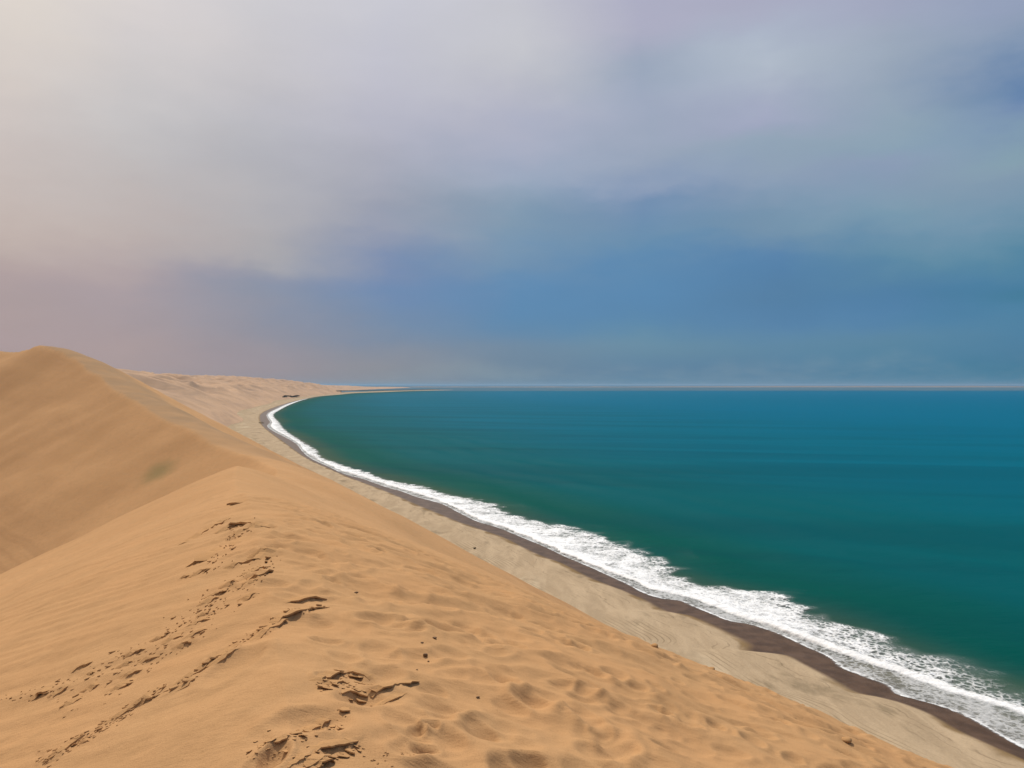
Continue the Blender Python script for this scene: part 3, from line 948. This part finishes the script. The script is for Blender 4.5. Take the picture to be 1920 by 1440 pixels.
# ---------------------------------------------------------------- broken crust on the slip face
def slab_mesh(seed, long=1.0, wide=0.6, thick=0.22):
    rr_ = random.Random(seed)
    n = rr_.randint(5, 7)
    bm = bmesh.new()
    topv, botv = [], []
    for i in range(n):
        a = 2 * math.pi * i / n + rr_.uniform(-0.25, 0.25)
        r_ = rr_.uniform(0.78, 1.1)
        x, y = math.cos(a) * r_ * 0.5 * long, math.sin(a) * r_ * 0.5 * wide
        topv.append(bm.verts.new((x, y, thick * rr_.uniform(0.42, 0.58))))
        botv.append(bm.verts.new((x * 0.9, y * 0.9, -thick * 0.5)))
    bm.faces.new(topv)
    bm.faces.new(botv[::-1])
    for i in range(n):
        j = (i + 1) % n
        bm.faces.new((botv[i], botv[j], topv[j], topv[i]))
    bmesh.ops.bevel(bm, geom=[e for e in bm.edges if all(v in topv for v in e.verts)], offset=0.035, segments=1, affect='EDGES')
    me = bpy.data.meshes.new('crust_chip')
    bm.to_mesh(me)
    bm.free()
    me.materials.append(M_CRUST)
    return me


M_CRUST = make_sand('crust_sand', (0.462, 0.256, 0.113))
SLABS = [slab_mesh(i, 1.0, random.uniform(0.25, 0.42), random.uniform(0.07, 0.12)) for i in range(12)]
PLATES = [slab_mesh(40 + i, 1.0, random.uniform(0.6, 0.9), random.uniform(0.05, 0.085)) for i in range(10)]


def normal_at(x, y):
    e = 0.12
    gx = float(dune_z(np.array([x + e]), np.array([y]))[0] - dune_z(np.array([x - e]), np.array([y]))[0]) / (2 * e)
    gy = float(dune_z(np.array([x]), np.array([y + e]))[0] - dune_z(np.array([x]), np.array([y - e]))[0]) / (2 * e)
    return Vector((-gx, -gy, 1)).normalized()


from mathutils import Quaternion, Matrix


def chip_matrix(u, v, size_px, tilt=0.25, along=None):
    """a chip lying on the slope, its lower edge prised up a little; None where there is no near ground"""
    p = cast(u, v)
    if p is None or p[1] > 60:
        return None
    s = size_px * math.hypot(p[0], p[1]) / F
    nrm_ = normal_at(p[0], p[1])
    nrm_ = (nrm_ + Vector((random.gauss(0.05, tilt * 0.5), abs(random.gauss(tilt, tilt * 0.6)), 0))).normalized()
    lx, wy_ = s, s * random.uniform(0.7, 1.1)
    if along is None:
        qa = Quaternion(nrm_, random.uniform(0, 6.28)) @ nrm_.to_track_quat('Z', 'Y')
    else:
        p2 = cast(u + along[0], v + along[1])
        if p2 is None:
            return None
        ax = Vector((p2[0] - p[0], p2[1] - p[1], 0)).normalized()
        lx = min(max(size_px * 0.75 * float(np.linalg.norm(p2 - p)) / 6.0, s), 2.3 * s)
        wy_ = s * random.uniform(1.0, 1.6)
        ax = Quaternion((0, 0, 1), random.gauss(0, 0.18)) @ ax
        ay = nrm_.cross(ax).normalized()
        ax = ay.cross(nrm_)
        qa = Matrix((ax, ay, nrm_)).transposed().to_quaternion()
    th = random.uniform(0.7, 1.3)
    loc = Vector((p[0], p[1], ground_at(p[0], p[1]) + 0.10 * s))
    return Matrix.LocRotScale(loc, qa, Vector((lx, wy_, s * th * (1.0 if along is None else 1.5))))


ORD = ['first', 'second', 'third', 'fourth', 'fifth', 'sixth', 'seventh', 'eighth', 'ninth', 'tenth', 'eleventh', 'twelfth', 'thirteenth',
       'fourteenth', 'fifteenth', 'sixteenth', 'seventeenth', 'eighteenth', 'nineteenth', 'twentieth']


def scatter(poly, n_big, n_small, big, small, what, end, group, name='crust_chip', cat='sand crust', tilt=0.25, plates=False):
    """chips strung along a traced band: the big ones each a thing, the crumbs between them one loose scatter"""
    pts = np.array([q_[:2] for q_ in poly], float)
    wd = np.array([q_[2] for q_ in poly], float)
    seg = np.r_[0, np.cumsum(np.linalg.norm(np.diff(pts, axis=0), axis=1))]

    def spot(f=None):
        s_ = random.uniform(0, seg[-1]) if f is None else f * seg[-1]
        ww = np.interp(s_, seg, wd)
        i_ = min(int(np.searchsorted(seg, s_)), len(seg) - 1)
        i_ = max(i_, 1)
        dv_ = pts[i_] - pts[i_ - 1]
        dv_ = dv_ / np.linalg.norm(dv_) * 6 * (1 if dv_[0] > 0 else -1)
        return s_, np.interp(s_, seg, pts[:, 0]) + random.gauss(0, ww), np.interp(s_, seg, pts[:, 1]) + random.gauss(0, ww * 0.6), (None if plates else dv_)
    got = []
    for i in range(n_big):
        s_, u, v, al_ = spot((i + random.uniform(0.2, 0.8)) / n_big)
        if v > 1436 or u < 3:
            continue
        M_ = chip_matrix(u, v, random.uniform(*big), tilt, al_)
        if M_ is not None:
            got.append((s_, M_))
    got.sort(key=lambda g_: g_[0])
    for i, (s_, M_) in enumerate(got):
        o = bpy.data.objects.new(name, random.choice(PLATES if plates else SLABS))
        o.matrix_world = M_
        link(o, '%s, %s from %s' % (what, ORD[i], end), None, cat, group)
    bm = bmesh.new()
    for i in range(n_small):
        s_, u, v, al_ = spot()
        if v > 1450 or u < -10:
            continue
        M_ = chip_matrix(u, v, random.uniform(*small), tilt, al_)
        if M_ is not None:
            n0 = len(bm.verts)
            bm.from_mesh(random.choice(PLATES if plates else SLABS))
            bm.verts.ensure_lookup_table()
            for vv in bm.verts[n0:]:
                vv.co = M_ @ vv.co
    me = bpy.data.meshes.new('crust_crumbs')
    bm.to_mesh(me)
    bm.free()
    me.materials.append(M_CRUST)
    link(bpy.data.objects.new('crust_crumbs', me), 'small crumbs among the %s' % group, 'stuff')



def ledge_plate(pts, hh, lab):
    """the lip of crust left standing over a slipped edge: a ragged plate that juts out over the drop"""
    pts = pts[np.argsort(pts[:, 0])]
    seg = np.r_[0, np.cumsum(np.linalg.norm(np.diff(pts, axis=0), axis=1))]
    r0 = float(np.hypot(*pts.mean(0)))
    n = max(8, int(seg[-1] / (0.008 * r0)))
    bm = bmesh.new()
    rows = []
    ph = random.uniform(0, 50)
    for i in range(n + 1):
        f = i / n
        p = np.array([np.interp(f * seg[-1], seg, pts[:, 0]), np.interp(f * seg[-1], seg, pts[:, 1])])
        q = np.array([np.interp(min(f + .02, 1) * seg[-1], seg, pts[:, k_]) - np.interp(max(f - .02, 0) * seg[-1], seg, pts[:, k_]) for k_ in (0, 1)])
        nn = np.array([-q[1], q[0]]) / (np.linalg.norm(q) + 1e-9)      # uphill, away from the eye
        tap = math.sin(math.pi * min(max(f, 0.03), 0.97)) ** 0.6
        rag = float(perlin(np.array([f * n / 2.3 + ph]), np.array([0.5]), 501)[0]) + 0.6 * float(perlin(np.array([f * n / 0.9 + ph]), np.array([3.5]), 502)[0])
        sc = r0 / 6.0
        fr = p - nn * (0.016 + 0.022 * rag) * sc
        bk = p + nn * 0.13 * sc
        zt = max(ground_at(*(p + nn * 0.05 * sc)), ground_at(*(p + nn * 0.02 * sc)), ground_at(*p)) + 0.010 * sc * tap - 0.012 * (1 - tap)
        th = 0.016 * sc * (0.6 + 0.4 * tap)
        zb = ground_at(*bk) - 0.012 * sc
        rows.append([bm.verts.new((bk[0], bk[1], zb)), bm.verts.new((p[0] + nn[0] * .03 * sc, p[1] + nn[1] * .03 * sc, zt)), bm.verts.new((fr[0], fr[1], zt - 0.002)), bm.verts.new((fr[0], fr[1], zt - th)),
                     bm.verts.new((bk[0], bk[1], zb - th))])
    for ra, rb in zip(rows[:-1], rows[1:]):
        for k_ in range(5):
            bm.faces.new((ra[k_], ra[(k_ + 1) % 5], rb[(k_ + 1) % 5], rb[k_]))
    bm.faces.new(rows[0][::-1]); bm.faces.new(rows[-1])
    bmesh.ops.recalc_face_normals(bm, faces=bm.faces)
    me = bpy.data.meshes.new('crust_ledge')
    bm.to_mesh(me); bm.free()
    me.materials.append(M_CRUST)
    link(bpy.data.objects.new('crust_ledge', me), lab, None, 'sand crust', 'ledges of broken crust')


LEDGE_LABELS = ['long straight lip of crust high on the left of the near hump', 'short crust ledge on the slip face just below the hump', 'small crust ledge among the lumps, left of mid slope',
                'thickest dark ledge of crust at the head of the long crack', 'crust lip just under the thickest dark ledge', 'crust lip in the middle of the long crack',
                'crust lip in the lower part of the long crack', 'last crust lip at the lower left end of the crack', 'rounded crust lip on the left of the upper patch',
                'crust lip along the top right of the upper patch', 'crust lip trailing right from the upper patch', 'thin crust line under the trailing lip right of the upper patch',
                'wavy crust ledge nearest the camera', 'crust lip low in the long middle patch', 'crust lip at the centre of the long middle patch', 'diagonal crust lip below the left end of the nearest ledge',
                'crust lip under the nearest ledge', 'lowest crust lip at the bottom of the near patch', 'highest tiny crust lip on top of the hump', 'crust ledge in the lumps right of the long straight lip',
                'second crust line below the thickest dark ledge', 'short second line beside the middle of the long crack', 'second line beside the lower part of the long crack',
                'short crust lip between two stretches of the crack', 'tiny crust lip above the lower left end of the crack', 'crust lip inside the upper patch, upper one', 'crust lip inside the upper patch, lower one',
                'short crust lip at the upper end of the middle patch', 'steep crust lip on the right of the middle patch', 'crust lip on the trampled edge below the hump', 'short crust lip left of the trampled edge below the hump']
LEDGE_LABELS += ['%s, %s from %s' % (w_, ORD[i_], e_) for w_, i_, e_ in CRACK_NAMES]
for (pts_, hh_), lab_ in zip(LEDGE_W, LEDGE_LABELS):
    ledge_plate(pts_, hh_, lab_)

B_, S_ = (14, 30), (4, 11)
scatter([(600, 1288, 6), (640, 1278, 16), (672, 1287, 20), (700, 1300, 14)], 18, 46, B_, S_, 'crust slab in the upper broken patch on the crest', 'its left end', 'broken crust of the upper patch', plates=True, tilt=0.16)
scatter([(640, 1345, 9), (605, 1362, 20), (545, 1390, 20), (470, 1415, 15)], 18, 60, B_, S_, 'crust slab in the long middle patch', 'its upper end', 'broken crust of the middle patch', plates=True, tilt=0.16)
scatter([(672, 1402, 8), (620, 1420, 18), (570, 1428, 20)], 12, 40, B_, S_, 'crust slab below the nearest ledge', 'its right end', 'broken crust under the nearest ledge', plates=True, tilt=0.16)
scatter([(610, 1136, 3), (545, 1152, 5), (470, 1194, 5), (410, 1235, 4), (320, 1295, 4)], 18, 90, (11, 22), (4, 10), 'crust chip along the crack below the dark ledge', 'the ledge', 'broken crust along the crack')
scatter([(310, 1287, 3), (235, 1337, 6), (150, 1388, 7), (70, 1435, 8)], 12, 130, (9, 18), (4, 9), 'crust chip in the lower left stretch of crack', 'its upper end', 'broken crust in the lower stretch of the crack')
scatter([(470, 985, 14), (440, 1003, 10), (410, 1040, 12), (385, 1075, 14)], 12, 60, (8, 14), (3, 7), 'crust lump high on the near hump', 'its top', 'crust lumps on the hump')
scatter([(522, 1040, 6), (480, 1075, 12), (420, 1110, 14), (370, 1150, 14), (310, 1190, 14)], 14, 90, (8, 17), (3, 8), 'crust lump strewn on the slip face', 'the hump', 'crust lumps on the slip face')
scatter([(300, 1195, 14), (230, 1238, 16), (150, 1275, 14), (60, 1305, 12), (10, 1310, 8)], 12, 70, (7, 14), (3, 7), 'small sand lump low on the slip face', 'its upper right end', 'sand lumps low on the slip face')
scatter([(505, 1062, 10), (430, 1130, 14), (340, 1198, 16), (240, 1272, 18), (120, 1330, 18)], 10, 80, (8, 16), (3, 9), 'crust lump between the long crack and the lump band', 'its upper end', 'crust lumps above the long crack')
scatter([(800, 1405, 8), (740, 1420, 12), (690, 1428, 12)], 0, 30, (6, 12), (3, 8), '', '', 'deep footprints at the foot of the crest')

# small dark stones on the trampled crest
mt, t = new_mat('dark_stone')
pos = t.n('ShaderNodeNewGeometry').outputs['Position']
finish(t, t.mix(t.noise(pos, 40, 3), (0.10, 0.055, 0.025), (0.18, 0.10, 0.05)), 0.8, 0.2, bump(t, t.noise(pos, 60, 3), 0.5, 0.01))
M_STONE = mt


def stone_mesh(seed):
    bm = bmesh.new()
    bmesh.ops.create_icosphere(bm, subdivisions=2, radius=0.5)
    rr_ = random.Random(seed)
    ph = [rr_.uniform(0, 6) for _ in range(6)]
    for v in bm.verts:
        c = v.co
        f = 1 + 0.18 * math.sin(5 * c.x + ph[0]) + 0.16 * math.sin(6 * c.y + ph[1]) + 0.14 * math.sin(7 * c.z + ph[2])
        v.co = Vector((c.x * f * 1.2, c.y * f * 0.9, c.z * f * 0.6))
    me = bpy.data.meshes.new('stone')
    bm.to_mesh(me)
    bm.free()
    me.polygons.foreach_set('use_smooth', [True] * len(me.polygons))
    me.materials.append(M_STONE)
    return me


STONE = [stone_mesh(i) for i in range(3)]
for (u, v, s, lab) in [(815, 1197, 0.045, 'dark pebble beside the sharp-edged footprint on the crest'),
                       (792, 1206, 0.03, 'small pebble just left of the pebble by the sharp footprint'),
                       (798, 1227, 0.05, 'flat dark pebble in the middle of the trampled crest'),
                       (803, 1236, 0.022, 'tiny pebble right under the flat dark pebble'),
                       (896, 1308, 0.03, 'lone dark pebble right of the upper broken crust patch'),
                       (782, 1256, 0.018, 'tiny dark pebble above the upper broken crust patch'),
                       (668, 1112, 0.05, 'dark pebble right of the big dark ledge')]:
    p = cast(u, v)
    if p is None:
        continue
    o = bpy.data.objects.new('pebble', STONE[len(lab) % 3])
    o.location = (p[0], p[1], ground_at(p[0], p[1]) + 0.2 * s)
    s *= 0.75
    o.scale = (s, s, s)
    o.rotation_euler = (0, 0, random.uniform(0, 6))
    link(o, lab, None, 'pebble', 'dark pebbles on the crest')


# clods standing on the seaward shoulder
def clod(u, v, s, lab):
    best = None
    for dv in range(0, 60, 2):
        p = cast(u, v + dv)
        if p is not None and p[1] < 60:
            best = p
            break
    if best is None:
        return
    s = s * math.hypot(*best) / F
    o = bpy.data.objects.new('sand_clod', STONE[len(lab) % 3].copy())
    o.data.materials.clear()
    o.data.materials.append(M_CRUST)
    o.location = (best[0], best[1], ground_at(best[0], best[1]) + 0.02 * s)
    o.scale = (s, s, s)
    link(o, lab, None, 'sand clod', 'clods on the seaward edge')


clod(1227, 1212, 14, 'clod of dark sand on the seaward edge of the ridge, upper one')
clod(1332, 1254, 12, 'clod of dark sand on the seaward edge of the ridge, middle one')
clod(1585, 1388, 16, 'clod of dark sand low on the seaward shoulder, nearest the frame corner')


# ---------------------------------------------------------------- things on the strand
def strand(u, v):
    p = cast(u, v, beach_z, 60, 9000)
    return p


mt, t = new_mat('dry_brush')
pos = t.n('ShaderNodeNewGeometry').outputs['Position']
finish(t, t.mix(t.noise(pos, 3, 3), (0.10, 0.075, 0.04), (0.20, 0.15, 0.08)), 0.9, 0.1)
M_BRUSH = mt


def tube(bm, pts, r0, r1, n=5):
    rings = []
    for i, p in enumerate(pts):
        d = (pts[min(i + 1, len(pts) - 1)] - pts[max(i - 1, 0)]).normalized()
        a = d.orthogonal().normalized(); b = d.cross(a)
        r = r0 + (r1 - r0) * i / (len(pts) - 1)
        rings.append([bm.verts.new(p + (a * math.cos(2 * math.pi * k_ / n) + b * math.sin(2 * math.pi * k_ / n)) * r) for k_ in range(n)])
    for ra, rb in zip(rings[:-1], rings[1:]):
        for k_ in range(n):
            bm.faces.new((ra[k_], ra[(k_ + 1) % n], rb[(k_ + 1) % n], rb[k_]))
    bm.faces.new(rings[0][::-1]); bm.faces.new(rings[-1])


def bush(u, v, width, height, name, lab, cat):
    p = strand(u, v)
    z = float(beach_z(p[0:1], p[1:2])[0])
    root = bpy.data.objects.new(name, None)
    root.location = (p[0], p[1], z - 0.05)
    link(root, lab, None, cat)
    rr_ = random.Random(int(u))
    bm = bmesh.new()
    lb = bmesh.new()
    for i in range(26):
        a = rr_.uniform(0, 2 * math.pi); ln = rr_.uniform(0.5, 1.0)
        tip = Vector((math.cos(a) * width * 0.5 * ln, math.sin(a) * width * 0.5 * ln, height * rr_.uniform(0.35, 1.0)))
        mid_ = tip * 0.5 + Vector((rr_.uniform(-.1, .1), rr_.uniform(-.1, .1), height * 0.2))
        tube(bm, [Vector((0, 0, 0)), mid_, tip], 0.05, 0.015)
        for k_ in range(14):
            c = mid_.lerp(tip, rr_.uniform(0, 1.1)) + Vector((rr_.gauss(0, .14), rr_.gauss(0, .14), rr_.gauss(0, .1)))
            c.z = max(c.z, 0.05)
            d1 = Vector((rr_.uniform(-1, 1), rr_.uniform(-1, 1), rr_.uniform(-.4, 1))).normalized() * rr_.uniform(0.08, 0.2)
            d2 = d1.orthogonal().normalized() * rr_.uniform(0.03, 0.07)
            lb.faces.new([lb.verts.new(c), lb.verts.new(c + d1 * .5 + d2), lb.verts.new(c + d1), lb.verts.new(c + d1 * .5 - d2)])
    for nm, b in (('branches', bm), ('leaves', lb)):
        me = bpy.data.meshes.new(nm)
        b.to_mesh(me); b.free()
        me.materials.append(M_BRUSH)
        o = bpy.data.objects.new(nm, me)
        o.parent = root
        COL.objects.link(o)
        if nm == 'leaves':
            o['kind'] = 'stuff'


bush(819, 1014, 2.4, 1.5, 'dry_shrub', 'round dry shrub standing alone on the beach near the foot of the ridge', 'shrub')
bush(890, 1029, 0.9, 0.5, 'dry_shrub', 'tiny dry tuft on open beach right of the round shrub', 'shrub')


def log(u, v, length, r, ang, lab):
    p = strand(u, v)
    z = float(beach_z(p[0:1], p[1:2])[0])
    bm = bmesh.new()
    pts = [Vector((math.cos(ang) * length * (i / 5 - .5), math.sin(ang) * length * (i / 5 - .5), r * 0.7 + 0.25 * r * math.sin(i * 2.0))) for i in range(6)]
    tube(bm, pts, r, r * 0.6, 8)
    tube(bm, [pts[3], pts[3] + Vector((0.2, 0.1, 3 * r)), pts[3] + Vector((0.5, 0.3, 5 * r))], r * 0.4, r * 0.12, 5)
    me = bpy.data.meshes.new('driftwood_log')
    bm.to_mesh(me); bm.free()
    me.materials.append(M_BRUSH)
    o = bpy.data.objects.new('driftwood_log', me)
    o.location = (p[0], p[1], z)
    link(o, lab, None, 'driftwood')


log(490, 793.5, 8.0, 0.7, 0.0, 'dark driftwood log lying at the edge of the wet sand where the shore bends')

# low dark clumps in a band at the foot of the far dunes; marsh scrub behind the shore
def scrub(name, px, lab, hgt, rad, n, zf):
    bm = bmesh.new()
    pts = np.array(px, float)
    seg = np.r_[0, np.cumsum(np.linalg.norm(np.diff(pts, axis=0), axis=1))]
    for i in range(n):
        s_ = random.uniform(0, seg[-1])
        u = np.interp(s_, seg, pts[:, 0]) + random.gauss(0, 0.5); v = np.interp(s_, seg, pts[:, 1]) + random.gauss(0, 0.18)
        d = zf(u, v)
        for k_ in range(8):
            a = random.uniform(0, 6.28)
            c = Vector((d[0] + random.gauss(0, rad), d[1] + random.gauss(0, rad), d[2]))
            q_ = Vector((math.cos(a), math.sin(a), 0)) * random.uniform(.5, 1) * rad
            h_ = Vector((0, 0, hgt * random.uniform(.6, 1.1)))
            w_ = Vector((-q_.y, q_.x, 0)) * 0.7
            tp = bm.verts.new(c + h_)
            ring = [bm.verts.new(c + q_), bm.verts.new(c + w_), bm.verts.new(c - q_), bm.verts.new(c - w_)]
            for j in range(4):
                bm.faces.new((ring[j], ring[(j + 1) % 4], tp))
    me = bpy.data.meshes.new(name)
    bm.to_mesh(me); bm.free()
    me.materials.append(M_SCRUB_CLUMPS)
    o = bpy.data.objects.new(name, me)
    link(o, lab, 'stuff')


mt, t = new_mat('scrub_and_clumps')
pos = t.n('ShaderNodeNewGeometry').outputs['Position']
finish(t, t.mix(t.noise(pos, 0.2, 3), (0.035, 0.036, 0.026), (0.07, 0.065, 0.045)), 0.9, 0.1)
M_SCRUB_CLUMPS = mt


def on_dist(u, v):
    """a point of the far dune field or the flat in front of it"""
    s = np.geomspace(700, 12000, 3000)
    x, z = (u - CU) / F * s, H + (CV - v) / F * s
    sx_ = XW(np.minimum(s, 7600)); 
    e = np.maximum(sx_ - (60 + 25 * perlin(s / 500.0, 0 * s, 301)) - 700 * sstep(5200, 7600, s) - x, 0)
    g = 2.0 + (1 - np.exp(-e / 150.0)) * 70 * (1 - 0.35 * sstep(3000, 9000, s))
    i = np.nonzero(g > z)[0]
    i = i[0] if len(i) else len(s) - 1
    return (x[i], s[i], float(g[i]))


scrub('dune_clumps', [(530, 745), (534, 743), (541, 743.5), (546, 745), (557, 742.5)], 'dark zigzag band of low clumps at the foot of the far dunes', 5.0, 5.0, 60, on_dist)
scrub('marsh_scrub', [(628, 733), (650, 732.5), (690, 732.3), (740, 731.6), (820, 730.4)], 'dark marsh scrub on the flat behind the far shore', 3.0, 26.0, 260, on_dist)

# ---------------------------------------------------------------- sea haze
HAZE = 2.0e-5
bm = bmesh.new()
bmesh.ops.create_cube(bm, size=1.0)
me = bpy.data.meshes.new('haze')
bm.to_mesh(me); bm.free()
hz = bpy.data.objects.new('haze', me)
z0, z1 = -5.0, 160.0
hz.dimensions = (1, 1, 1)
hz.scale = (280000, 280000, z1 - z0)
hz.location = (0, 0, (z0 + z1) / 2)
mt = bpy.data.materials.new('haze')
mt.use_nodes = True
t = NT(mt.node_tree)
pv = t.n('ShaderNodeVolumePrincipled')
pv.inputs['Color'].default_value = (0.33, 0.52, 0.72, 1)
pv.inputs['Density'].default_value = HAZE
pv.inputs['Anisotropy'].default_value = 0.2
o_ = t.n('ShaderNodeOutputMaterial')
t.put(o_.inputs['Volume'], pv.outputs[0])
me.materials.append(mt)
link(hz, 'thin sea haze filling the air over dunes and bay', 'stuff')
